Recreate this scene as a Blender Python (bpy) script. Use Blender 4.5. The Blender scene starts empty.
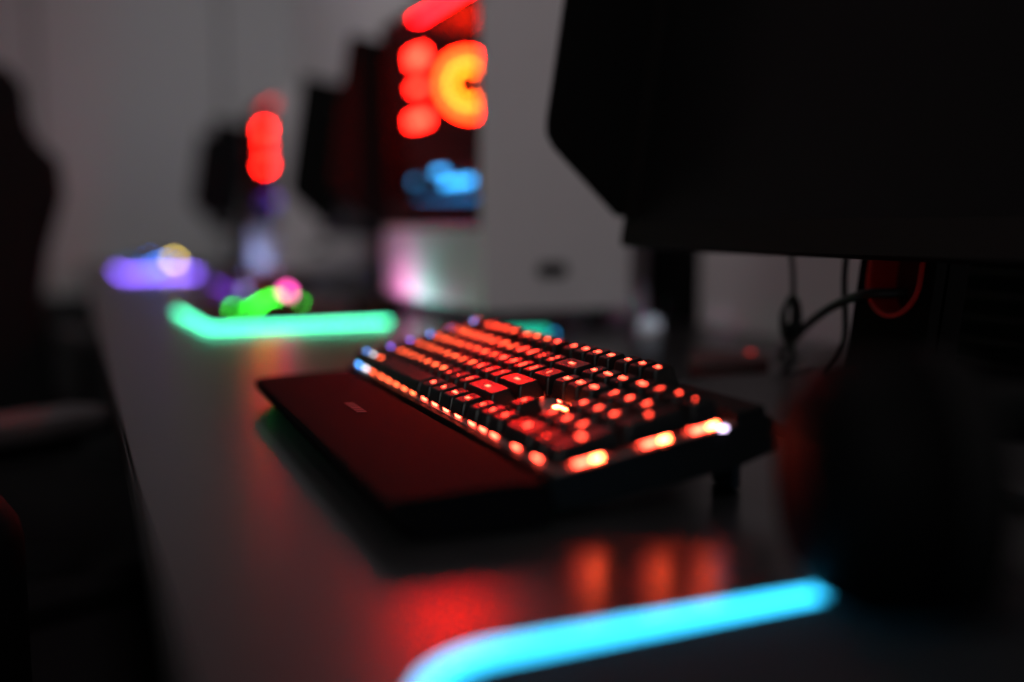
import bpy, bmesh, math, random
from mathutils import Matrix, Vector
PI = math.pi
rnd = random.Random(7)
SC = bpy.context.scene
COL = SC.collection
DZ = 0.74                      # desk top height

# ------------------------------------------------------------------ helpers
def wnorm(o):                   # keep big flat faces flat beside their small bevels
    w = o.modifiers.new('weighted normals', 'WEIGHTED_NORMAL'); w.mode = 'FACE_AREA'; w.weight = 100; w.keep_sharp = True

class MB:
    def __init__(s): s.bm = bmesh.new()
    def _add(s, verts, faces, M=None, mi=0):
        vs = [s.bm.verts.new(M @ Vector(v) if M else Vector(v)) for v in verts]
        out = []
        for f in faces:
            try:
                fc = s.bm.faces.new([vs[i] for i in f]); fc.material_index = mi; out.append(fc)
            except ValueError: pass
        return vs, out
    def box(s, c, size, bevel=0.0, seg=2, M=None, mi=0):
        b = bmesh.new()
        bmesh.ops.create_cube(b, size=1.0)
        for v in b.verts: v.co = Vector((v.co.x*size[0], v.co.y*size[1], v.co.z*size[2]))
        if bevel > 0:
            bmesh.ops.bevel(b, geom=list(b.edges), offset=min(bevel, min(size)*.49), segments=seg, profile=.5, affect='EDGES')
        b.verts.index_update()
        c = Vector(c)
        s._add([v.co + c for v in b.verts], [[v.index for v in f.verts] for f in b.faces], M, mi)
        b.free(); return s
    def hull(s, rings, cap=True, M=None, mi=0, closed=True):
        n = len(rings[0]); vs = [p for r in rings for p in r]; fs = []
        for k in range(len(rings)-1):
            for i in range(n if closed else n-1):
                j = (i+1) % n
                fs.append([k*n+i, k*n+j, (k+1)*n+j, (k+1)*n+i])
        if cap:
            fs.append(list(range(n))[::-1]); fs.append([(len(rings)-1)*n+i for i in range(n)])
        s._add(vs, fs, M, mi); return s
    def prism(s, poly, z0, z1, bevel=0.0, M=None, mi=0, seg=2):
        b = bmesh.new()
        lo = [b.verts.new((x, y, z0)) for x, y in poly]; hi = [b.verts.new((x, y, z1)) for x, y in poly]
        n = len(poly)
        b.faces.new(lo[::-1]); b.faces.new(hi)
        for i in range(n): b.faces.new([lo[i], lo[(i+1) % n], hi[(i+1) % n], hi[i]])
        bmesh.ops.recalc_face_normals(b, faces=list(b.faces))
        if bevel > 0:
            ed = [e for e in b.edges if abs(e.verts[0].co.z-e.verts[1].co.z) < 1e-9]
            bmesh.ops.bevel(b, geom=ed, offset=bevel, segments=seg, profile=.5, affect='EDGES')
        b.verts.index_update()
        s._add([v.co.copy() for v in b.verts], [[v.index for v in f.verts] for f in b.faces], M, mi)
        b.free(); return s
    def ringplate(s, outer, inner, z0, z1, M=None, mi=0):
        n = len(outer)
        vs = [(x, y, z0) for x, y in outer]+[(x, y, z0) for x, y in inner]+[(x, y, z1) for x, y in outer]+[(x, y, z1) for x, y in inner]
        fs = []
        for i in range(n):
            j = (i+1) % n
            fs += [[i, n+i, n+j, j], [2*n+i, 2*n+j, 3*n+j, 3*n+i], [i, j, 2*n+j, 2*n+i], [n+i, 3*n+i, 3*n+j, n+j]]
        s._add(vs, fs, M, mi); return s
    def tube(s, pts, r, seg=10, closed=False, M=None, mi=0, flat=1.0):
        pts = [Vector(p) for p in pts]; n = len(pts); rings = []
        up = None
        for i, p in enumerate(pts):
            a = pts[(i-1) % n] if (closed or i > 0) else p
            b = pts[(i+1) % n] if (closed or i < n-1) else p
            t = (b-a).normalized()
            if up is None:
                up = Vector((0, 0, 1)) if abs(t.z) < .9 else Vector((1, 0, 0))
            sd = t.cross(up).normalized(); up = sd.cross(t).normalized()
            rr = r[i] if isinstance(r, (list, tuple)) else r
            rings.append([p + sd*rr*math.cos(2*PI*k/seg) + up*rr*flat*math.sin(2*PI*k/seg) for k in range(seg)])
        if closed: rings.append(rings[0][:])
        s.hull(rings, cap=not closed, M=M, mi=mi); return s
    def lathe(s, prof, seg=32, M=None, mi=0, sx=1.0, sy=1.0, cap=True):
        rings = [[(r*sx*math.cos(2*PI*k/seg), r*sy*math.sin(2*PI*k/seg), z) for k in range(seg)] for r, z in prof]
        s.hull(rings, cap=cap, M=M, mi=mi); return s
    def build(s, name, mats, parent=None, smooth=True, angle=40):
        bmesh.ops.remove_doubles(s.bm, verts=list(s.bm.verts), dist=1e-6)
        bmesh.ops.recalc_face_normals(s.bm, faces=list(s.bm.faces))
        me = bpy.data.meshes.new(name); s.bm.to_mesh(me); s.bm.free()
        for m in (mats if isinstance(mats, (list, tuple)) else [mats]): me.materials.append(m)
        if smooth:
            for p in me.polygons: p.use_smooth = True
            me.set_sharp_from_angle(angle=math.radians(angle))
        o = bpy.data.objects.new(name, me); COL.objects.link(o)
        if smooth: wnorm(o)
        if parent: o.parent = parent
        return o

def T(x=0, y=0, z=0): return Matrix.Translation((x, y, z))
def RX(d): return Matrix.Rotation(math.radians(d), 4, 'X')
def RY(d): return Matrix.Rotation(math.radians(d), 4, 'Y')
def RZ(d): return Matrix.Rotation(math.radians(d), 4, 'Z')

def tag(o, label, cat, group=None):
    o['label'] = label; o['category'] = cat
    if group: o['group'] = group
    return o
def empty(name, loc, rz=0, label='', cat='', group=None):
    e = bpy.data.objects.new(name, None); COL.objects.link(e)
    e.empty_display_size = .05
    e.location = loc; e.rotation_euler = (0, 0, math.radians(rz))
    return tag(e, label, cat, group)
def struct(o): o['kind'] = 'structure'; return o
def copy_tree(o, parent=None):
    kids = list(o.children)
    c = o.copy(); COL.objects.link(c)
    if parent: c.parent = parent
    for k in kids: copy_tree(k, c)
    return c
def setmat(o, m):
    for sl in o.material_slots:
        sl.link = 'OBJECT'; sl.material = m
def rrect(w, h, r, n=6, cx=0, cy=0):
    p = []
    for (sx, sy, a0) in ((1, 1, 0), (-1, 1, 90), (-1, -1, 180), (1, -1, 270)):
        for k in range(n+1):
            a = math.radians(a0 + 90*k/n)
            p.append((cx+sx*(w/2-r)+r*math.cos(a), cy+sy*(h/2-r)+r*math.sin(a)))
    return p
def spline(pts, sub=8):
    P = [Vector(p) for p in pts]; P = [P[0]*2-P[1]]+P+[P[-1]*2-P[-2]]; out = []
    for i in range(1, len(P)-2):
        for k in range(sub):
            t = k/sub
            out.append(.5*((2*P[i])+(P[i+1]-P[i-1])*t+(2*P[i-1]-5*P[i]+4*P[i+1]-P[i+2])*t*t+(3*P[i]-P[i-1]-3*P[i+1]+P[i+2])*t**3))
    out.append(P[-2]); return out

# ------------------------------------------------------------------ materials
def mat(name, col, rough=.5, metal=0, noise=0.0, nscale=40, bump=0.0, bscale=200, spec=.5, rvar=0.0):
    m = bpy.data.materials.new(name); m.use_nodes = True
    nt = m.node_tree; b = nt.nodes['Principled BSDF']
    b.inputs['Base Color'].default_value = (*col, 1); b.inputs['Roughness'].default_value = rough
    b.inputs['Metallic'].default_value = metal; b.inputs['Specular IOR Level'].default_value = spec
    tc = nt.nodes.new('ShaderNodeTexCoord')
    if noise > 0 or rvar > 0:
        n = nt.nodes.new('ShaderNodeTexNoise'); n.inputs['Scale'].default_value = nscale; n.inputs['Detail'].default_value = 4
        nt.links.new(tc.outputs['Object'], n.inputs['Vector'])
        if noise > 0:
            mx = nt.nodes.new('ShaderNodeMix'); mx.data_type = 'RGBA'
            mx.inputs['A'].default_value = (*[c*(1-noise) for c in col], 1); mx.inputs['B'].default_value = (*[min(1, c*(1+noise)) for c in col], 1)
            nt.links.new(n.outputs['Fac'], mx.inputs['Factor']); nt.links.new(mx.outputs['Result'], b.inputs['Base Color'])
        if rvar > 0:
            mr = nt.nodes.new('ShaderNodeMapRange'); mr.inputs['To Min'].default_value = rough-rvar; mr.inputs['To Max'].default_value = rough+rvar
            nt.links.new(n.outputs['Fac'], mr.inputs['Value']); nt.links.new(mr.outputs['Result'], b.inputs['Roughness'])
    if bump > 0:
        n2 = nt.nodes.new('ShaderNodeTexNoise'); n2.inputs['Scale'].default_value = bscale; n2.inputs['Detail'].default_value = 3
        nt.links.new(tc.outputs['Object'], n2.inputs['Vector'])
        bp = nt.nodes.new('ShaderNodeBump'); bp.inputs['Strength'].default_value = bump; bp.inputs['Distance'].default_value = .002
        nt.links.new(n2.outputs['Fac'], bp.inputs['Height']); nt.links.new(bp.outputs['Normal'], b.inputs['Normal'])
    return m
def emit(name, col, strength, base=(.02, .02, .02)):
    m = bpy.data.materials.new(name); m.use_nodes = True
    b = m.node_tree.nodes['Principled BSDF']
    b.inputs['Base Color'].default_value = (*base, 1); b.inputs['Roughness'].default_value = .5
    b.inputs['Emission Color'].default_value = (*col, 1); b.inputs['Emission Strength'].default_value = strength
    return m

M_wall = mat('painted plaster wall', (.62, .62, .62), .75, noise=.04, nscale=3, bump=.08, bscale=150)
M_wallr = mat('painted partition', (.80, .74, .75), .7, noise=.03, nscale=3)
M_seam = mat('wall joint', (.30, .30, .30), .7, noise=.1)
M_ceil = mat('ceiling paint', (.6, .6, .6), .9, noise=.04, nscale=4)
M_floor = mat('dark carpet', (.010, .010, .011), .95, noise=.3, nscale=60, bump=.4, bscale=400)
M_shade = mat('added shade panel', (.018, .018, .019), .7, noise=.1)
M_desk = mat('dark grey laminate', (.013, .013, .0135), .29, noise=.12, nscale=120, rvar=.02, bump=.02, bscale=900, spec=.75)
M_dedge = mat('black edge band', (.012, .012, .012), .5, noise=.1)
M_steel = mat('black steel', (.02, .02, .02), .45, metal=.3, noise=.1)
M_black = mat('black plastic', (.010, .010, .011), .45, noise=.15, nscale=80)
M_matte = mat('matte black plastic', (.003, .003, .003), .7, noise=.15, nscale=80, spec=.12)
M_bezel = mat('dark bezel plastic', (.007, .006, .0055), .55, noise=.15, nscale=80, spec=.15)
M_screen = mat('dark screen', (.004, .004, .004), .35, noise=.1, spec=.3)
M_red = mat('red plastic', (.75, .02, .015), .4, noise=.05)
M_dred = mat('dark red plastic', (.06, .004, .004), .5, noise=.1)
M_key = mat('black keycap', (.005, .005, .005), .34, noise=.15, nscale=300, bump=.03, bscale=2000, spec=.32)
M_case = mat('keyboard case', (.004, .004, .004), .6, noise=.15, nscale=200, spec=.15)
M_plate = mat('brushed metal plate', (.20, .17, .165), .45, metal=.4, noise=.15, nscale=300)
M_switch = mat('switch housing', (.06, .06, .06), .4, noise=.1)
M_wrist = mat('soft wrist rest', (.0026, .0017, .0018), .7, noise=.1, nscale=300, bump=.05, bscale=1500, spec=.05)
M_logo = mat('grey print', (.025, .022, .025), .5, noise=.05)
M_white = mat('white painted steel', (.72, .70, .72), .45, noise=.03, nscale=20)
M_slot = mat('dark slot', (.01, .01, .01), .6, noise=.1)
M_pad = mat('black cloth', (.010, .010, .011), .9, noise=.2, nscale=400, bump=.2, bscale=3000, spec=.2)
M_mouse = mat('mouse shell', (.014, .014, .015), .4, noise=.1)
M_foam = mat('black leatherette', (.002, .002, .002), .7, noise=.15, nscale=120, spec=.1, bump=.15, bscale=600)
M_hshell = mat('headset shell', (.0016, .0016, .0016), .6, noise=.12, nscale=120, spec=.03)
M_chair = mat('black upholstery', (.008, .008, .009), .8, noise=.15, nscale=60, bump=.1, bscale=300, spec=.15)
M_grey = mat('grey trim', (.09, .09, .09), .5, noise=.1)
M_arm = mat('grey arm pad', (.10, .10, .10), .6, noise=.1)
M_cable = mat('black cable rubber', (.010, .010, .010), .5, noise=.1)
M_pcb = mat('dark circuit board', (.012, .014, .016), .5, noise=.4, nscale=90)
M_wplast = mat('white plastic', (.8, .8, .82), .35, noise=.03)
def glass_mat():
    m = bpy.data.materials.new('tinted glass'); m.use_nodes = True; nt = m.node_tree
    nt.nodes.clear()
    o = nt.nodes.new('ShaderNodeOutputMaterial'); mx = nt.nodes.new('ShaderNodeMixShader')
    t = nt.nodes.new('ShaderNodeBsdfTransparent'); t.inputs['Color'].default_value = (.85, .85, .87, 1)
    g = nt.nodes.new('ShaderNodeBsdfGlossy'); g.inputs['Roughness'].default_value = .05; g.inputs['Color'].default_value = (1, 1, 1, 1)
    mx.inputs['Fac'].default_value = .035
    nt.links.new(t.outputs[0], mx.inputs[1]); nt.links.new(g.outputs[0], mx.inputs[2])
    nt.links.new(mx.outputs[0], o.inputs['Surface'])
    return m
M_glass = glass_mat()

E_cyan = emit('cyan light', (.03, .56, 1.0), 4.0)
E_mint = emit('mint light', (.09, 1.0, .52), 6.0)
E_violet = emit('violet light', (.25, .11, 1.0), 15.0)
E_purple = emit('purple light', (.22, .05, .75), 2.5)
E_redhot = emit('red fan light', (1.0, .0055, .0008), 200.0)
E_bluelow = emit('low blue light', (.01, .30, .8), .9)
E_redlow = emit('low red light', (1.0, .01, .01), 3.0)
E_hub = emit('amber fan light', (1.0, .085, .003), 50.0)
E_red = emit('red light', (1.0, .0065, .0032), 90.0)
E_redbar = emit('red strip light', (1.0, .0012, .0022), 150.0)
E_blue = emit('blue light', (.04, .42, 1.0), 6.0)
E_bluedim = emit('dim blue light', (.02, .35, .8), 2.0)
E_green = emit('green light', (.04, 1.0, .04), 14.0)
E_pink = emit('pink light', (1.0, .08, .45), 9.0)
E_pinkbar = emit('pink bar light', (1.0, .20, .62), 36.0)
E_mintbar = emit('mint bar light', (.15, 1.0, .78), 18.0)
E_palebar = emit('pale blue bar light', (.40, .50, 1.0), 30.0)
E_lilac = emit('lilac light', (.45, .40, 1.0), 7.0)
E_mblue = emit('mouse blue light', (.03, .22, 1.0), 20.0)
E_yel = emit('amber light', (1.0, .70, .10), 16.0)
E_teal = emit('teal light', (.005, .52, .33), 1.6)
E_white = emit('white light', (.75, .82, 1.0), .30)
E_ind = emit('white indicator', (.80, .62, 1.0), 6.0)
E_indred = emit('red indicator', (1.0, .02, .01), 1.0)
E_leg = {}
E_led = {}
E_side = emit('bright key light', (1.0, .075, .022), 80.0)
for k, c in {'blue': (.08, .35, 1.0), 'violet': (.25, .14, .8), 'pale': (.55, .50, .55), 'orange': (1.0, .105, .034), 'red': (1.0, .055, .028)}.items():
    E_leg[k] = emit('legend '+k, c, {'orange': 10.0, 'red': 14.0}.get(k, 9.0)); E_led[k] = emit('key light '+k, c, {'orange': 9.0, 'red': 22.0}.get(k, 12.0))

# ------------------------------------------------------------------ room
XW, YW, XL, YN, ZC = .85, 4.32, -3.6, -2.6, 2.8
def slab(name, c, size, m): return struct(MB().box(c, size).build(name, m, smooth=False))
slab('floor', ((XW+XL)/2, (YW+YN)/2, -.05), (XW-XL+.2, YW-YN+.2, .1), M_floor)
slab('ceiling', ((XW+XL)/2, (YW+YN)/2, ZC+.05), (XW-XL+.2, YW-YN+.2, .1), M_ceil)
wb = MB().box(((XW+XL)/2, YW+.05, ZC/2), (XW-XL+.2, .1, ZC))
wb.build('wall_back', M_wall, smooth=False)['kind'] = 'structure'
slab('wall_right', (XW+.05, (YW+YN)/2, ZC/2), (.1, YW-YN, ZC), M_wallr)
slab('wall_left', (XL-.05, (YW+YN)/2, ZC/2), (.1, YW-YN, ZC), M_wall)
slab('wall_front', ((XW+XL)/2, YN-.05, ZC/2), (XW-XL+.2, .1, ZC), M_wall)
for i, x in enumerate((-.10, -1.5, 1.05-.48)):
    b = MB().box((x, YW-.004, ZC/2), (.018, .008, ZC), .002)
    struct(b.build('trim_%d' % (i+1), M_seam))
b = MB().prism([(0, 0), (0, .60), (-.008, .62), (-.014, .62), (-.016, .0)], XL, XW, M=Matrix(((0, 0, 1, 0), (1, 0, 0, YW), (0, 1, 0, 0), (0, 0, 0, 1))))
struct(b.build('shade_panel_back', M_shade))  # added dark panel in place of shade low on the end wall
# black cable trunking up the right wall
b = MB().box((XW-.018, 1.372, 1.42), (.036, .098, 1.36), .004)
b.box((XW-.039, 1.372, 1.42), (.008, .078, 1.36), .003)
struct(b.build('trim_4', M_matte))

# ------------------------------------------------------------------ desk
DX0, DX1, DY0, DY1 = .028, .835, -.55, 4.27
desk = empty('desk', ((DX0+DX1)/2, (DY0+DY1)/2, 0), 0, 'long dark grey laminate desk running along the wall under all the computers', 'desk')
cx, cy = (DX0+DX1)/2, (DY0+DY1)/2
top = MB().box((0, 0, DZ-.0125), (DX1-DX0, DY1-DY0, .025), .0015).build('desk_top', M_desk, desk)
MB().box((DX0-cx-.0012, 0, DZ-.0125), (.002, DY1-DY0-.004, .021), .0008).build('edge_band', M_dedge, desk)
for y in (-2.3, -.8, .8, 2.3):
    l = MB().box((.33, y, .355), (.06, .05, .70), .004).box((-.0, y, .02), (.70, .06, .04), .006).box((0, y, .70), (.70, .05, .03), .004)
    l.build('leg', M_steel, desk)
MB().box((.345, 0, .45), (.018, DY1-DY0-.3, .4), .003).build('modesty_panel', M_steel, desk)

# ------------------------------------------------------------------ main keyboard
U = .01905
kx0, ky0, kz0 = .2095, .4517, DZ+.0345          # right-front corner of the keys, on the legend plane
KA, KT, LP = -1.06, 10.0, math.tan(math.radians(2.96))
Rk = RZ(KA-90) @ RX(KT)
kb = empty('gaming_keyboard', (0, 0, 0), 0, 'black full-size gaming keyboard with glowing red-orange key legends and a wide wrist rest', 'keyboard')
KW = 22.5*U
org = Vector((kx0, ky0, kz0)) + (Rk @ Vector((-KW, 0, 0)))
kb.matrix_world = Matrix.Translation(org) @ Rk
KD = 6.25*U
PL = -.0125                                     # plate level
# case
c = MB()
prof = [(-.0052, PL-.001), (-.004, PL+.0012), (KD+.003, PL+.0012), (KD+.005, PL-.003), (KD+.004, PL-.018), (KD-.02, PL-.021), (.01, PL-.0185), (-.004, PL-.016), (-.006, PL-.012)]
c.prism(prof, -.005, KW+.0025, .0008, M=Matrix(((0, 0, 1, 0), (1, 0, 0, 0), (0, 1, 0, 0), (0, 0, 0, 1))))
c.box(((18.25*U+KW+.002)/2, KD-.46*U, PL+.004), (KW+.002-18.25*U, 1.02*U, .007), .0015)
c.build('case', M_case, kb)
MB().box((KW/2, KD/2, PL+.0012), (KW+.002, KD+.001, .0016), .0006).build('top_plate', M_plate, kb)
for x in (.03, KW-.03):
    MB().box((x, .014, PL-.0198), (.03, .008, .0030), .001).build('rubber_foot', M_matte, kb)
    f = MB().box((0, 0, -.0117), (.022, .006, .0234), .002, M=T(x, KD-.006, PL-.0185) @ RX(-KT))
    f.build('flip_foot', M_black, kb)
# keys
def keys():
    out = []
    def row(y, items, x=0):
        for it in items:
            if isinstance(it, (int, float)): x += it; continue
            t, w = it; out.append((t, x, y, w, 1)); x += w
    F = lambda s: [(t, 1) for t in s.split()]
    row(0, F('Esc')+[1]+F('F1 F2 F3 F4')+[.5]+F('F5 F6 F7 F8')+[.5]+F('F9 F10 F11 F12')+[.25]+F('Prt Scr Pse'))
    row(1.25, [('~\n`', 1), ('!\n1', 1), ('@\n2', 1), ('#\n3', 1), ('$\n4', 1), ('%\n5', 1), ('^\n6', 1), ('&\n7', 1), ('*\n8', 1), ('(\n9', 1), (')\n0', 1), ('_\n-', 1), ('+\n=', 1), ('Back', 2), .25]+F('Ins Home PgUp')+[.25]+F('Num / * -'))
    row(2.25, [('Tab', 1.5)]+F('Q W E R T Y U I O P [ ]')+[('\\', 1.5), .25]+F('Del End PgDn')+[.25]+F('7 8 9'))
    row(3.25, [('Caps', 1.75)]+F("A S D F G H J K L ; '")+[('Enter', 2.25), 3.5]+F('4 5 6'))
    row(4.25, [('Shift', 2.25)]+F('Z X C V B N M , . /')+[('Shift', 2.75), 1.25, ('^', 1), 1.25]+F('1 2 3'))
    row(5.25, [('Ctrl', 1.25), ('Win', 1.25), ('Alt', 1.25), (' ', 6.25), ('Alt', 1.25), ('Fn', 1.25), ('Menu', 1.25), ('Ctrl', 1.25), .25, ('<', 1), ('v', 1), ('>', 1), .25, ('0', 2), ('.', 1)])
    out.append(('+', 21.5, 2.25, 1, 2)); out.append(('Ent', 21.5, 4.25, 1, 2))
    return out
kcache, tcache = {}, {}
def cap_mesh(w, h, ly0):
    key = (w, h, round(ly0/U, 2))
    if key in kcache: return kcache[key]
    W, H = w*U-.0011, h*U-.0011
    zc = (ly0+h*U/2)*LP
    zb = PL+.0047
    b = MB()
    def ring(ix, iyf, iyb, z0, sl, r, dish=0, n=4):
        pts = []
        for (x, y) in rrect(W-2*ix, H-iyf-iyb, r, n, 0, (iyf-iyb)/2):
            pts.append((x, y, z0+y*sl))
        return pts
    top = zc
    r = [ring(.0002, .0002, .0002, zb, 0, .0012), ring(0, 0, 0, zb+.0006, 0, .0014), ring(.0019, .0026, .0012, zc-.0014, LP, .0022),
         ring(.0025, .0033, .0017, zc-.0003, LP, .0026), ring(.0033, .0041, .0024, zc, LP, .0028), ring(.0052, .0062, .0045, zc-.00035, LP, .0026)]
    b.hull(r)
    o = b.build('keycap', M_key, None, angle=50)
    me = o.data; bpy.data.objects.remove(o)
    kcache[key] = me
    return me
def text_mesh(s, size):
    key = (s, size)
    if key in tcache: return tcache[key]
    cu = bpy.data.curves.new('legend', 'FONT'); cu.body = s; cu.size = size; cu.align_x = 'CENTER'; cu.align_y = 'CENTER'
    cu.extrude = .00006; cu.resolution_u = 2; cu.offset = size*.022; cu.space_line = .95
    o = bpy.data.objects.new('tmp', cu); COL.objects.link(o)
    dg = bpy.context.evaluated_depsgraph_get(); dg.update()
    me = bpy.data.meshes.new_from_object(o.evaluated_get(dg)); me.name = 'legend'
    bpy.data.objects.remove(o); bpy.data.curves.remove(cu)
    me.materials.clear(); me.materials.append(E_leg['red'])
    tcache[key] = me; return me
led = {k: MB() for k in E_led}
sw = MB(); side = MB()
for (t, x, row, w, h) in keys():
    ly0 = (6.25-row-h)*U
    px, py = (x+w/2)*U, ly0+h*U/2
    me = cap_mesh(w, h, ly0)
    o = bpy.data.objects.new('keycap', me); COL.objects.link(o); wnorm(o); o.parent = kb; o.location = (px, py, 0)
    kx = x+w/2
    colr = 'red'
    if kx < 1.0 and w <= 1.0: colr = 'blue' if row in (0, 1.25) else 'violet'
    elif kx < 1.3: colr = 'blue' if row in (2.25, 5.25) else 'violet'
    elif kx < 2.2 and row == 5.25: colr = 'pale'
    elif kx < 9.5: colr = 'orange'
    if t.strip():
        size = .0060 if len(t) == 1 else (.0048 if '\n' in t else (.0046 if len(t) <= 3 else .0038))
        lo = bpy.data.objects.new('legend', text_mesh(t, size)); COL.objects.link(lo); lo.parent = o
        lo.location = (0, 0.0006, py*LP+.0001); lo.rotation_euler = (math.atan(LP), 0, 0)
        setmat(lo, E_leg[colr])
    n = 5 if w > 6 else 1
    for i in range(n):
        lx = px+(i-(n-1)/2)*U*1.15
        for dy in ((0,) if h == 1 else (0,)):
            sw.box((lx, py, PL+.0032), (.0135, .0135, .0026), .0006)
            led[colr].box((lx, py-(.0078 if row > 5 else .0071), PL+.0034), (.0085 if row > 5 else .0042, .0012, .0024), .0004)
            if kx > 21.4:
                led[colr].box((lx+.0079, py-.0045, PL+.0032), (.0014, .0080, .0028), .0004); side.box((lx+.0079, py+.0035, PL+.0032), (.0014, .0060, .0030), .0004)
            else: led[colr].box((lx, py+.0071, PL+.0036), (.0042, .0012, .0022), .0004)
sw.build('switch_housing', M_switch, kb)['kind'] = 'stuff'
# glowing boxes imitate key light spilled on the bare plate above the up arrow
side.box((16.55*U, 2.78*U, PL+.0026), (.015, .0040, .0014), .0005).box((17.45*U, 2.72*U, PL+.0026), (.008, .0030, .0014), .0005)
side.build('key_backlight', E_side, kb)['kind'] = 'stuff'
for k, b in led.items():
    if len(b.bm.verts):
        o = b.build('key_backlight', E_led[k], kb); o['kind'] = 'stuff'
MB().lathe([(.0, .0), (.0022, 0), (.0022, .0012), (.0012, .0018), (0, .0018)], 16, M=T(KW+.003, 4.85*U, PL+.001)).build('indicator_light', E_ind, kb)
# wrist rest, flush against the front edge
wr = MB()
secs = []
WX0, WX1 = .024, KW+.010
n = 28
def wsec(x, s=1.0):
    # (depth towards user, height above desk) in world terms, converted to the keyboard frame below
    pr_ = [(-.0065, .0035), (-.0065, .0205), (-.009, .0226), (-.016, .0230), (-.040, .0228), (-.066, .0217), (-.081, .0205), (-.0845, .0194), (-.0858, .0168), (-.0845, .0120), (-.078, .0060), (-.070, .0012), (-.012, .0012)]
    return [(x, d*s if d < -.01 else d, hh*(1 if s > .99 else .5+.5*s) if hh > .002 else hh) for d, hh in pr_]
for x, s in ((WX0, .965), (WX0+.0012, .985), (WX0+.004, 1), (WX1-.004, 1), (WX1-.0012, .985), (WX1, .965)):
    secs.append(wsec(x, s))
Rflat = (kb.matrix_world.inverted() @ (Matrix.Translation(Vector((org.x, org.y, DZ))) @ RZ(KA-90)))
wr.hull(secs, M=Rflat)
wro = wr.build('wrist_rest', M_wrist, kb, angle=35)
lg = MB()
for k, (dx, w) in enumerate(((0, .007), (.009, .006), (.017, .007), (.026, .006), (.034, .005))):
    lg.prism([(dx, -.003), (dx+w, -.003), (dx+w+.0012, .003), (dx+.0012, .003)], 0, .0003, M=Rflat @ T(.185, -.045, .0228) @ RX(1.0))
lg.build('logo', M_logo, wro)

# ------------------------------------------------------------------ other keyboards
def plain_keyboard(name, loc, rz, label, light, keylight=None):
    k = empty(name, loc, rz, label, 'keyboard')
    MB().prism([(-.005, .004), (-.005, .016), (0, .018), (.128, .034), (.134, .030), (.134, .012), (.1, .004)], 0, .445, .001, M=Matrix(((0, 0, 1, 0), (1, 0, 0, 0), (0, 1, 0, 0), (0, 0, 0, 1)))).build('case', M_case, k)
    kc = MB()
    for r in range(6):
        y = .012+r*.0192+(.004 if r == 5 else 0)
        x = .009
        while x < .425:
            w = .0172 if r > 0 or x < .09 or x > .21 else .118
            kc.hull([[(x+a*w+(.0 if z == 0 else (1-2*a)*.0025), y+b*.0172+(0 if z == 0 else (1-2*b)*.0025), .0185+y*.12+z) for a, b in ((0, 0), (1, 0), (1, 1), (0, 1))] for z in (0, .009)])
            x += w+.0019
    kc.build('keycaps', M_key, k, smooth=False)['kind'] = 'stuff'
    MB().tube([(.006, -.0075, .010), (.10, -.0078, .010), (.34, -.0078, .010), (.439, -.0075, .010)], .0028, 8).build('light_bar', light, k)
    for x in (.04, .40):
        MB().box((x, .01, .002), (.03, .01, .0044), .001).box((x, .118, .006), (.02, .01, .012), .001).build('rubber_foot', M_matte, k)
    return k
plain_keyboard('gaming_keyboard', (.305, 2.53, DZ), -91, 'dark keyboard with a purple light bar behind the mint green mouse pad', E_purple)
plain_keyboard('gaming_keyboard', (.175, 4.02, DZ), -90, 'farthest dark keyboard, behind the violet lit mouse pad', E_bluedim)

# ------------------------------------------------------------------ mouse pads with lit rims
def mouse_pad(loc, rz, label, light, r=.03, lit='near', w=.26):
    p = empty('mouse_pad', loc, rz, label, 'mouse pad')          # local x: depth (front edge to back), y: along the desk
    h = .35
    MB().prism(rrect(w-.004, h-.004, r-.002, 8), .0, .0042, .0012).build('pad_surface', M_pad, p)
    pts = [(x, y, .0046) for x, y in rrect(w+.001, h+.001, r, 10)]
    if lit == 'far':  # lit along the front edge and one side edge
        q = [(w/2-.045, h/2, .0046)]+pts[11:22]+[(-w/2, -h/2+.03, .0046)]; rim = MB().tube(q, .0030, 10)
    else:
        q = [(-w/2, h/2-.03, .0046)]+pts[22:33]+[(w/2-.008, -h/2, .0046)]
        rim = MB().tube(q, .0030, 10)
    rim.build('light_rim', light, p)
    MB().box((w/2+.010, -h*.12, .0085), (.024, .075, .017), .004).box((w/2+.010, -h*.12, .0175), (.010, .03, .002), .0008).build('control_box', M_black, p)
    return p
mouse_pad((.222, .133, DZ), 2.0, 'black mouse pad with a glowing cyan blue rim, in front of the red lit keyboard', E_cyan, .036, 'far')
mouse_pad((.289, 1.640, DZ), 2.5, 'black mouse pad with a glowing mint green rim', E_mint, .018)
mouse_pad((.232, 3.36, DZ), 1.0, 'black mouse pad with a glowing violet rim at the far end of the desk', E_violet, .018, 'near', .21)

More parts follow.
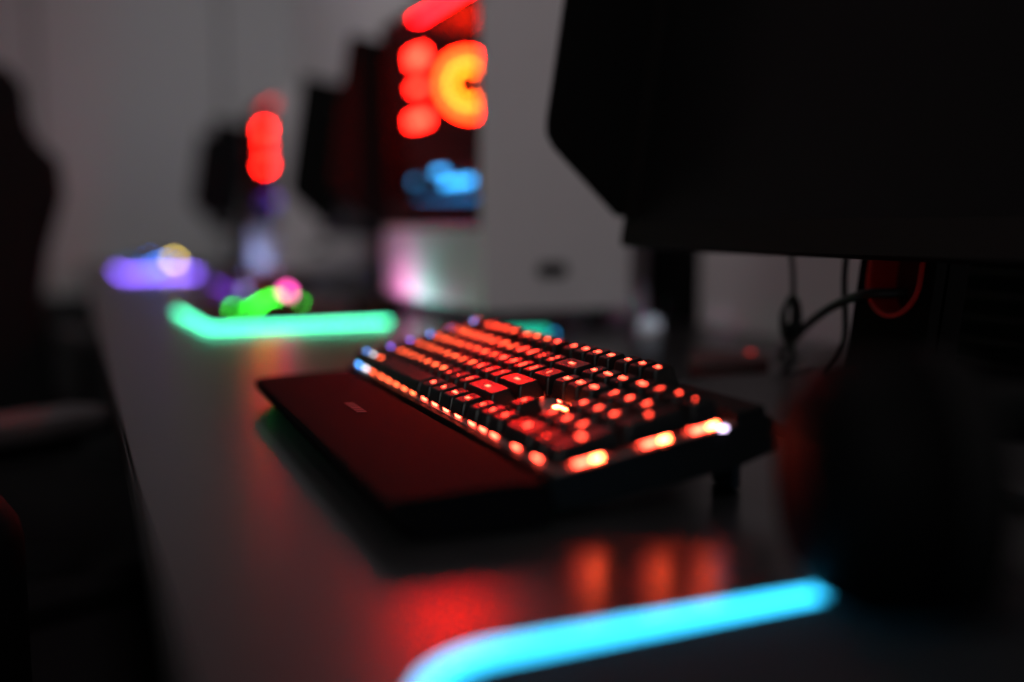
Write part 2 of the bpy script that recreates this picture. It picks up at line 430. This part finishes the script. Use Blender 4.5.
# ------------------------------------------------------------------ mice
def mouse(loc, rz, label, strip, logo, wheel):
    m = empty('computer_mouse', loc, rz, label, 'mouse')         # local +x: front (buttons)
    rings = []
    for k in range(15):
        t = k/14; x = -.062+.124*t
        hw = .033*(max(0, 1-abs(2*t-1)**3.2))**.5*(1-.10*math.sin(PI*t)) + .002
        hh = .040*math.sin(PI*min(1, .10+t*.80))**.75*(1.08-.42*t)+.001
        ring = []
        for a in range(16):
            an = 2*PI*a/16
            ring.append((x, hw*math.cos(an), .002+max(0, .5+.5*math.sin(an))**.8*hh))
        rings.append(ring)
    MB().hull(rings).build('shell', M_mouse, m, angle=60)
    MB().tube([(.055, 0, .026), (.02, 0, .0385), (-.005, 0, .0415)], .0012, 6).build('button_seam', M_matte, m)
    MB().lathe([(.0, -.004), (.0085, -.004), (.010, 0), (.0085, .004), (0, .004)], 20, M=T(.034, 0, .030) @ RX(90)).build('scroll_wheel', wheel, m)
    pts = [(.05, .027, .008), (.03, .0315, .008), (0, .0305, .010), (-.03, .0325, .009), (-.05, .024, .008)]
    for sp in ([(-.060, -.010, .010), (-.056, -.018, .012)], [(-.040, -.0335, .007), (-.022, -.0335, .016), (-.006, -.030, .024), (.014, -.028, .026)], [(.048, -.024, .017), (.050, -.021, .018)]):
        MB().tube(spline(sp, 5), .0022, 8).build('light_strip', strip, m)
    MB().prism([(.006*math.cos(2*PI*k/6), .006*math.sin(2*PI*k/6)) for k in range(6)], 0, .0012, .0004, M=T(-.034, 0, .0385) @ RY(-16)).build('logo', logo, m)
    return m
mouse((.282, 1.70, DZ+.0045), 8, 'dark mouse with green side lights and a pink lit mark on the mint rimmed pad', E_green, E_lilac, E_pink)
mouse((.250, 3.36, DZ+.0045), 5, 'dark mouse with blue and amber lights on the violet rimmed pad', E_mblue, E_mblue, E_yel)

# ------------------------------------------------------------------ monitors
def monitor(loc, rz, label):
    m = empty('computer_monitor', loc, rz, label, 'monitor', None)  # local -x faces the user; y along the desk; z from desk
    W, Hh, z0 = .540, .345, .124
    TM = T(-.120, 0, z0) @ RY(9.0)
    # housing in (y, z) plane, thickness along x
    def yz(M): return M @ Matrix(((0, 0, 1, 0), (1, 0, 0, 0), (0, 1, 0, 0), (0, 0, 0, 1)))
    n = 5
    outer = rrect(W, Hh, .006, n, 0, Hh/2); inner = rrect(W-.022, Hh-.034, .001, n, 0, Hh/2+.006)
    MB().ringplate(outer, inner, -.004, .006, M=yz(TM)).prism(rrect(W, Hh, .006, n, 0, Hh/2), .006, .024, .002, M=yz(TM)).build('bezel', M_bezel, m)
    MB().prism(rrect(W-.022, Hh-.034, .001, n, 0, Hh/2+.006), .0005, .0058, M=yz(TM)).build('screen', M_screen, m, smooth=False)
    MB().hull([[(x, y, z) for (y, z) in rrect(w, h, r, n, 0, Hh/2+.005)] for x, w, h, r in ((.022, .46, .27, .02), (.040, .40, .22, .03), (.048, .30, .16, .04))], M=TM).build('back_housing', M_matte, m)
    for s in (1, -1):
        # angled light shield hinged on each side edge
        poly = [(-.002, .026), (-.010, .026), (-.080, .074), (-.088, .084), (-.090, .096), (-.090, .338), (-.084, .345), (-.002, .345)]
        MB().prism(poly, -.003, .003, .0012, M=TM @ T(0, s*(W/2+.004), 0) @ Matrix(((1, 0, 0, 0), (0, 0, 1, 0), (0, 1, 0, 0), (0, 0, 0, 1)))).build('side_shield', M_matte, m)
    # stand neck with an oblong cable hole
    NM = T(-.060, .012, .006) @ RY(8)
    o2, i2 = [], []
    N = 48
    for k in range(N):
        a = 2*PI*k/N
        cxx, czz = math.cos(a), math.sin(a)
        i2.append((.027*cxx, .100 + (.040 if czz > 0 else 0) + .027*czz))
        sx = .037/max(abs(cxx), 1e-6); sz = (.22 if czz > 0 else .125)/max(abs(czz), 1e-6)
        q = min(sx, sz); o2.append((q*cxx, .125+q*czz))
    nk = MB().ringplate(o2, i2, 0, .012, M=yz(NM)).box((.028, 0, .17), (.006, .072, .34), .002, M=NM)
    nk.box((.018, .034, .17), (.022, .006, .34), .002, M=NM).box((.018, -.034, .17), (.022, .006, .34), .002, M=NM)
    nko = nk.build('neck', M_matte, m)
    rim = MB()
    i3 = [(x*.86, .120+(y-.120)*.93) for x, y in i2]
    rim.ringplate(i2, i3, -.0015, .026, M=yz(NM))
    rim.build('cable_hole_rim', M_red, nko)
    MB().prism([(.029*math.cos(2*PI*k/24), .120+.049*math.sin(2*PI*k/24)) for k in range(24)], .0235, .0255, M=yz(NM)).build('hole_back', M_dred, nko)
    MB().box((-.045, 0, z0+Hh/2+.03), (.05, .08, .08), .006).build('hinge_block', M_matte, m)
    MB().prism(rrect(.22, .44, .03, 6, -.030, 0), 0, .010, .003).build('base_plate', M_black, m)
    return m
mon = monitor((.575, .565, DZ), 0, 'large dark monitor with side shields standing over the red lit keyboard')
m2 = copy_tree(mon); m2.location = (.635, 2.135, DZ); m2.rotation_euler = (0, 0, math.radians(-3))
tag(m2, 'dark monitor with side shields, behind the white tower with the big red fan', 'monitor')
m3 = copy_tree(mon); m3.location = (.590, 3.74, DZ); m3.rotation_euler = (0, 0, math.radians(-2))
tag(m3, 'farthest dark monitor, beside the small distant tower with red lights', 'monitor')

# ------------------------------------------------------------------ PC towers
def tower(loc, label):
    t = empty('pc_tower', loc, 0, label, 'computer')     # local: x from user-facing glass (0) to wall (.21); y from front panel (0) to rear (.46)
    W, L, z0, z1 = .222, .490, .027, .484
    MB().box((W/2, .006, (z0+z1)/2), (W, .014, z1-z0), .004).build('front_panel', M_white, t)
    MB().box((W/2, L/2, z1-.004), (W, L, .008), .003).build('top_panel', M_white, t)
    MB().box((W/2, L/2, z1-.0095), (W-.012, L-.02, .003), .0008).build('added_liner', M_matte, t)  # added black sheet, keeps the red glow off the white top
    MB().box((W/2, L/2, z0+.003), (W-.004, L, .006), .002).build('bottom_panel', M_white, t)
    MB().box((W/2, L-.003, (z0+z1)/2), (W-.004, .006, z1-z0-.01), .002).build('rear_panel', M_matte, t)
    MB().box((W-.003, L/2, (z0+z1)/2), (.005, L-.02, z1-z0-.01), .002).build('side_panel', M_white, t)
    MB().box((.0035, L/2+.004, z0+.057), (.006, L-.016, .110), .002).box((W/2, L/2, z0+.110), (W-.012, L-.022, .004), .001).build('shroud', M_white, t)
    MB().box((.002, L/2+.005, (z0+.118+z1-.008)/2), (.003, L-.016, z1-z0-.128), .001).build('glass_panel', M_glass, t, smooth=False)
    fr = MB()
    for yy in (.019, L-.008): fr.box((.006, yy, (z0+.114+z1)/2), (.008, .012, z1-z0-.12), .002)
    fr.box((.006, L/2, z1-.013), (.008, L-.02, .010), .002)
    fr.build('frame', M_matte, t)
    MB().box((.200, L/2, .31), (.004, L-.03, .31), .001).build('motherboard', M_pcb, t)
    sl = MB().prism(rrect(.046, .020, .0095, 6), 0, .0016, .0004, M=T(W*.45, -.0018, .083) @ RX(90))
    sl.build('front_slot', M_slot, t)
    for x in (.03, W-.03):
        for y in (.05, L-.05):
            MB().lathe([(.016, 0), (.018, .004), (.018, .024), (.014, .029)], 20, M=T(x, y, 0)).build('foot', M_black, t)
    # large lit fan facing the glass
    def fan(cx_, cy_, cz_, R, m):
        F = T(cx_, cy_, cz_) @ RX(90)
        f = MB()
        f.ringplate(rrect(2*R+.014, 2*R+.014, .008, 11), [(R*math.cos(2*PI*(k+.5)/48+PI/4-PI/4), R*math.sin(2*PI*(k+.5)/48)) for k in range(48)], -.012, .012, M=F)
        fo = f.build('fan', M_matte, t)
        MB().tube([((R-.006)*math.cos(2*PI*k/40), (R-.006)*math.sin(2*PI*k/40), .0125) for k in range(40)], .0058, 8, closed=True, M=F).build('fan_light', m, fo)
        MB().tube([(.031*math.cos(2*PI*k/32), .031*math.sin(2*PI*k/32), .0125) for k in range(32)], .0030, 8, closed=True, M=F).build('hub_light', E_hub, fo)
        bl = MB()
        for k in range(7):
            a0 = 2*PI*k/7
            r_ = []
            for rr, da, zz in ((.016, 0, .004), (.028, .22, .003), (R-.013, .46, 0)):
                r_.append([(rr*math.cos(a0+da+d), rr*math.sin(a0+da+d), zz+e) for d, e in ((0, .006), (.55, -.004), (.55, -.0055), (0, .0045))])
            bl.hull(r_, M=F)
        bl.build('fan_blades', M_grey, fo)
        MB().lathe([(0, -.006), (.018, -.006), (.018, .009), (.014, .012), (0, .012)], 24, M=F).build('fan_hub', M_matte, fo)
    fan(.146, .462, .386, .055, E_redhot)
    for z, yy, wy, hz in ((.414, .372, .060, .022), (.366, .372, .045, .009), (.314, .368, .078, .017)):
        MB().box((.030, yy, z), (.012, wy, hz), .003).build('light_module', E_red, t)
    MB().box((.024, .190, .4705), (.012, .33, .003), .001).build('light_strip', E_redbar, t)
    g = MB().box((.110, .26, .205), (.17, .30, .036), .004)
    g.box((.110, .26, .2245), (.174, .29, .003), .001)
    go = g.build('graphics_card', M_black, t)
    MB().box((.024, .165, .206), (.004, .125, .010), .0015).build('light_bar', E_blue, go)
    MB().box((.024, .245, .224), (.004, .05, .009), .0015).build('light_bar', E_blue, go)
    MB().box((.024, .375, .214), (.004, .022, .010), .0015).build('light_bar', E_bluedim, go)
    MB().box((.070, .25, .1855), (.09, .24, .003), .001).build('added_under_light', E_bluelow, go)  # added glow that tints the shroud top blue
    MB().lathe([(0, 0), (.030, 0), (.030, .03), (.026, .034), (0, .034)], 28, M=T(.198, .30, .33) @ RY(-90)).build('cooler', M_matte, t)
    return t
t2 = tower((.501, 1.305, DZ), 'white computer tower with a big red lit fan and blue lights behind glass')
t3 = copy_tree(t2); t3.location = (.492, 2.735, DZ)
tag(t3, 'distant white tower with red and purple lights behind glass, beside the farthest monitor', 'computer')
for ch in t3.children:
    if ch.name.startswith('light_strip'): setmat(ch, E_redlow)
    for g in ch.children:
        if g.name.startswith('light_bar'): setmat(g, E_purple)
        if g.name.startswith('fan_light'): setmat(g, E_red)

# ------------------------------------------------------------------ headset lying on its side on the near pad
hs = empty('headset', (.331, .255, DZ+.0056), 0, 'black over-ear headset lying on the near mouse pad with the cyan rim', 'headset')
HM = RZ(-115)
def cup(off, s, name='ear_cup'):
    M_ = HM @ T(0, off, .047) @ RX(-90*s)
    co = MB().lathe([(0, .034), (.018, .0335), (.030, .031), (.040, .024), (.0455, .013), (.047, .002), (.046, -.006), (.040, -.010), (0, -.010)], 40, M=M_, sx=1.08).build(name, M_hshell, hs, angle=60)
    MB().lathe([(.020, -.009), (.046, -.009), (.0475, -.016), (.045, -.024), (.036, -.028), (.026, -.026), (.020, -.018)], 40, M=M_, sx=1.08, cap=False).build('ear_cushion', M_foam, co)
    MB().ringplate([(.030*math.cos(2*PI*k/40)*1.08, .030*math.sin(2*PI*k/40)) for k in range(40)], [(.027*math.cos(2*PI*k/40)*1.08, .027*math.sin(2*PI*k/40)) for k in range(40)], .028, .0325, M=M_).build('cup_ring', M_hshell, co)
cup(-.075, -1); cup(.075, 1)
arc = [(-.004-.16*math.sin(PI*k/24), -.094*math.cos(PI*k/24), .047) for k in range(25)]
band = MB().tube([HM @ Vector(p) for p in arc], .0075, 12, flat=2.2)
bo = band.build('headband', M_hshell, hs)
arc2 = [(.006-.16*math.sin(PI*k/24), -.082*math.cos(PI*k/24), .047) for k in range(7, 18)]
MB().tube([HM @ Vector(p) for p in arc2], .007, 12, flat=2.0).build('band_padding', M_foam, bo)

# ------------------------------------------------------------------ small things behind the keyboard
# hub with a turquoise lit face
h = empty('light_hub', (.520, 1.20, DZ), -14, 'small black hub with a turquoise glowing face, behind the far end of the keyboard', 'hub')
MB().box((0, 0, .011), (.070, .040, .022), .003).build('body', M_black, h)
MB().box((-.004, -.0204, .012), (.050, .003, .012), .001).build('lit_face', E_teal, h)
MB().box((.029, -.0204, .010), (.006, .003, .006), .001).build('blue_light', E_bluedim, h)
# accent lights, added to tint the lower panels of the towers
def fill_bar(loc, rz, label, m1, m2_):
    a = empty('accent_light', loc, rz, label, 'lamp')
    MB().prism([(-.012, 0), (.010, 0), (.004, .030), (-.008, .030)], -.085, .085, .002, M=Matrix(((1, 0, 0, 0), (0, 0, 1, 0), (0, 1, 0, 0), (0, 0, 0, 1)))).build('body', M_matte, a)
    MB().box((.0116, .040, .016), (.0015, .070, .018), .0005, M=RY(-11)).build('lit_face', m1, a)
    MB().box((.0116, -.040, .016), (.0015, .070, .018), .0005, M=RY(-11)).build('lit_face', m2_, a)
fill_bar((.440, 1.61, DZ), 8, 'small added black light bar shining pink and mint onto the lower panel of the white tower', E_pinkbar, E_mintbar)
fill_bar((.425, 3.08, DZ), 8, 'small added black light bar shining pale blue onto the farthest tower', E_palebar, E_palebar)
# white puck lamp
p = empty('puck_lamp', (.706, 1.22, DZ), 0, 'small white glowing puck on the desk near the black wall trunking', 'lamp')
MB().lathe([(.0, 0), (.016, 0), (.017, .003), (.016, .008), (0, .008)], 28).build('base', M_wplast, p)
MB().lathe([(.0145, .008), (.014, .014), (.010, .020), (.005, .0225), (0, .023)], 28).build('lamp_dome', E_white, p)
# dark red external drive
d = empty('external_drive', (.580, .850, DZ), -35, 'dark red slim drive case with a red indicator, right behind the keyboard', 'drive')
MB().box((0, 0, .010), (.075, .065, .020), .005).build('shell', M_dred, d)
MB().box((0, -.0325, .010), (.05, .002, .005), .0008).build('port_slot', M_slot, d)
MB().lathe([(0, 0), (.004, 0), (.004, .001), (0, .002)], 16, M=T(.02, .015, .0195)).build('indicator_light', E_indred, d)
# black vented box at right behind the stand
v = empty('desktop_box', (.755, .640, DZ), -4, 'black vented box behind the large monitor stand', 'computer box')
MB().box((0, 0, .075), (.13, .26, .142), .006).build('shell', M_matte, v)
for k in range(6):
    MB().box((-.067, 0, .028+k*.019), (.008, .22, .006), .002).build('vent_slat', M_bezel, v)
for x in (-.05, .05):
    for y in (-.11, .11): MB().lathe([(.008, 0), (.009, .005), (0, .005)], 14, M=T(x, y, 0)).build('foot', M_black, v)

# cables
def cable(name, pts, r, label):
    o = MB().tube(spline(pts, 10), r, 10).build(name, M_cable); tag(o, label, 'cable'); return o
def P(x, y, z): return (x, y, z)
CAB = []

# ------------------------------------------------------------------ gaming chairs
def chair(loc, rz, label):
    ch = empty('gaming_chair', loc, rz, label, 'chair')      # local +y: facing
    b = MB().lathe([(.035, .07), (.045, .08), (.045, .13), (.03, .14)], 20)
    for k in range(5):
        a = 2*PI*k/5+.3
        b.hull([[(r*math.cos(a)-s*w*math.sin(a), r*math.sin(a)+s*w*math.cos(a), z+dz) for s, dz in ((-1, 0), (1, 0), (1, h_), (-1, h_))] for r, w, z, h_ in ((.03, .03, .08, .05), (.18, .024, .075, .035), (.31, .018, .062, .022))])
    b.build('base', M_black, ch)
    for k in range(5):
        a = 2*PI*k/5+.3
        cm = T(.30*math.cos(a), .30*math.sin(a), .031) @ RZ(math.degrees(a)+25) @ RX(90)
        cc = MB()
        for z in (-.018, .006): cc.lathe([(.010, z), (.026, z), (.031, z+.003), (.031, z+.010), (.026, z+.013), (.010, z+.013)], 18, M=cm)
        cc.box((0, .012, -.001), (.05, .03, .010), .004, M=cm)
        cc.build('caster', M_matte, ch)
    MB().lathe([(.028, .12), (.028, .27), (.020, .272), (.020, .40), (.06, .405), (.06, .42)], 18).build('gas_lift', M_steel, ch)
    s = MB()
    s.hull([[(x, y, z) for x, y in rrect(w, dd, r_, 6)] for w, dd, r_, z in ((.44, .44, .05, .415), (.51, .51, .07, .43), (.53, .53, .08, .47), (.50, .50, .09, .50), (.40, .42, .09, .505))])
    s.box((.235, 0, .505), (.075, .44, .05), .022).box((-.235, 0, .505), (.075, .44, .05), .022)
    s.build('seat', M_chair, ch)
    half = [(.17, .47), (.215, .55), (.205, .68), (.185, .78), (.205, .90), (.235, 1.02), (.232, 1.08), (.195, 1.13), (.175, 1.18), (.170, 1.25), (.14, 1.29)]
    poly = [(x, z-.47) for x, z in half]+[(-x, z-.47) for x, z in half[::-1]]
    BM = T(0, -.215, .47) @ RX(8) @ Matrix(((1, 0, 0, 0), (0, 0, -1, 0), (0, 1, 0, 0), (0, 0, 0, 1)))
    bk = MB().prism(poly, -.035, .045, .022, M=BM, seg=3)
    for s_ in (1, -1):
        bk.tube([BM @ Vector((s_*x*.93, z-.47, -.045)) for x, z in half[1:8]], [.02, .028, .026, .028, .034, .032, .02], 10)
    bk.build('backrest', M_chair, ch)
    MB().box((0, 0, 0), (.27, .075, .15), .035, 4, M=T(0, -.235, 1.17)).build('head_pillow', M_chair, ch)
    MB().box((0, 0, 0), (.32, .075, .18), .035, 4, M=T(0, -.155, .64)).build('lumbar_pillow', M_chair, ch)
    for s_ in (1, -1):
        a = MB().tube(spline([(s_*.16, -.02, .425), (s_*.27, -.02, .43), (s_*.315, -.02, .48), (s_*.315, -.02, .665)], 6), .018, 10)
        a.tube(spline([(s_*.315, -.12, .60), (s_*.315, -.05, .645), (s_*.315, .05, .655), (s_*.315, .12, .655)], 5), .012, 8)
        ao = a.build('armrest', M_black, ch)
        MB().hull([[(s_*.315+x, y, z) for x, y in rrect(w, l, .03, 5, 0, .02)] for w, l, z in ((.075, .24, .662), (.088, .27, .668), (.090, .275, .680), (.080, .26, .688))]).build('arm_pad', M_arm, ao)
    return ch
c1 = chair((.018, .865, 0), -65.5, 'black gaming chair with its armrests tucked against the near desk edge')
c2 = copy_tree(c1); c2.scale = (.93, .93, .93); c2.location = (-.275, 2.6, 0); c2.rotation_euler = (0, 0, math.radians(8))
tag(c2, 'black gaming chair whose tall winged back stands dark against the far wall', 'chair')

# cables of the near monitor
cable('cable', [(.545, .716, .866), (.549, .716, .845), (.548, .713, .815), (.547, .712, .79), (.549, .714, .772), (.558, .735, .757), (.60, .750, .7545)], .0022, 'thin black cable hanging from the large monitor down to a bundled tie')
cable('cable', [(.690, .885, DZ+.006), (.645, .855, DZ+.008), (.602, .80, .764), (.571, .74, .786), (.549, .69, .806), (.528, .635, .824), (.516, .592, .834), (.523, .574, .836), (.533, .570, .836)], .0035, 'thick black cable rising from the desk through the red rimmed hole in the stand')
cable('cable', [(.540, .640, .868), (.540, .642, .84), (.546, .646, .80), (.556, .665, .78), (.575, .700, .757), (.61, .71, .7545)], .0024, 'thin black cable hanging just beside the large monitor stand')
tie = MB()
for k in range(5):
    a = k*.5
    tie.tube([(.543+.004*math.sin(a), .712+.010*math.cos(2*PI*q/20), .803+.016*math.sin(2*PI*q/20)+k*.0015) for q in range(20)], .0016, 6, closed=True)
tie.box((.5425, .712, .797), (.008, .010, .012), .003)
tag(tie.build('cable_bundle', M_cable), 'small looped black cable bundle hanging under the large monitor', 'cable')

# ------------------------------------------------------------------ light
def area(name, loc, rot, size, power, col=(1, 1, 1)):
    l = bpy.data.lights.new(name, 'AREA'); l.energy = power; l.size = size; l.color = col
    o = bpy.data.objects.new(name, l); COL.objects.link(o); o.location = loc; o.rotation_euler = [math.radians(a) for a in rot]; return o
area('ceiling_lamp_near', (-1.5, -1.0, 2.75), (0, 0, 0), 1.0, 26.0, (1.0, .97, .97))
area('fill_light_middle', (.05, 1.15, 2.75), (0, 0, 0), .4, 4.0, (1.0, .80, .84))  # added pinkish fill for the wall gap under the near monitor
l = bpy.data.lights.new('wall_spotlight', 'SPOT'); l.energy = 37; l.spot_size = math.radians(80); l.spot_blend = 1.0; l.shadow_soft_size = .12; l.color = (.97, .98, 1.0)
o = bpy.data.objects.new('wall_spotlight', l); COL.objects.link(o); o.location = (-.75, 2.1, 2.70)
o.rotation_euler = (Vector((.85, 3.3, 1.55))-Vector(o.location)).to_track_quat('-Z', 'Y').to_euler()
w = bpy.data.worlds.new('World'); SC.world = w; w.use_nodes = True
w.node_tree.nodes['Background'].inputs['Color'].default_value = (.5, .5, .55, 1)
w.node_tree.nodes['Background'].inputs['Strength'].default_value = .004

# ------------------------------------------------------------------ camera
cam = bpy.data.cameras.new('camera'); co = bpy.data.objects.new('camera', cam); COL.objects.link(co)
co.location = (0, 0, DZ+.1426)
co.rotation_euler = (math.radians(90-6.25), 0, math.radians(-22.57))
cam.sensor_width = 36; cam.lens = 1054/1024*36; cam.clip_start = .01
cam.dof.use_dof = True; cam.dof.focus_distance = .67; cam.dof.aperture_fstop = 1.39
SC.camera = co
SC.view_settings.view_transform = 'Standard'; SC.view_settings.look = 'None'
SC.view_settings.exposure = 0; SC.view_settings.gamma = 1; SC.view_settings.use_curve_mapping = False
SC.cycles.use_denoising = True
SC.cycles.max_bounces = 8; SC.cycles.transparent_max_bounces = 12
SC.cycles.sample_clamp_indirect = 6
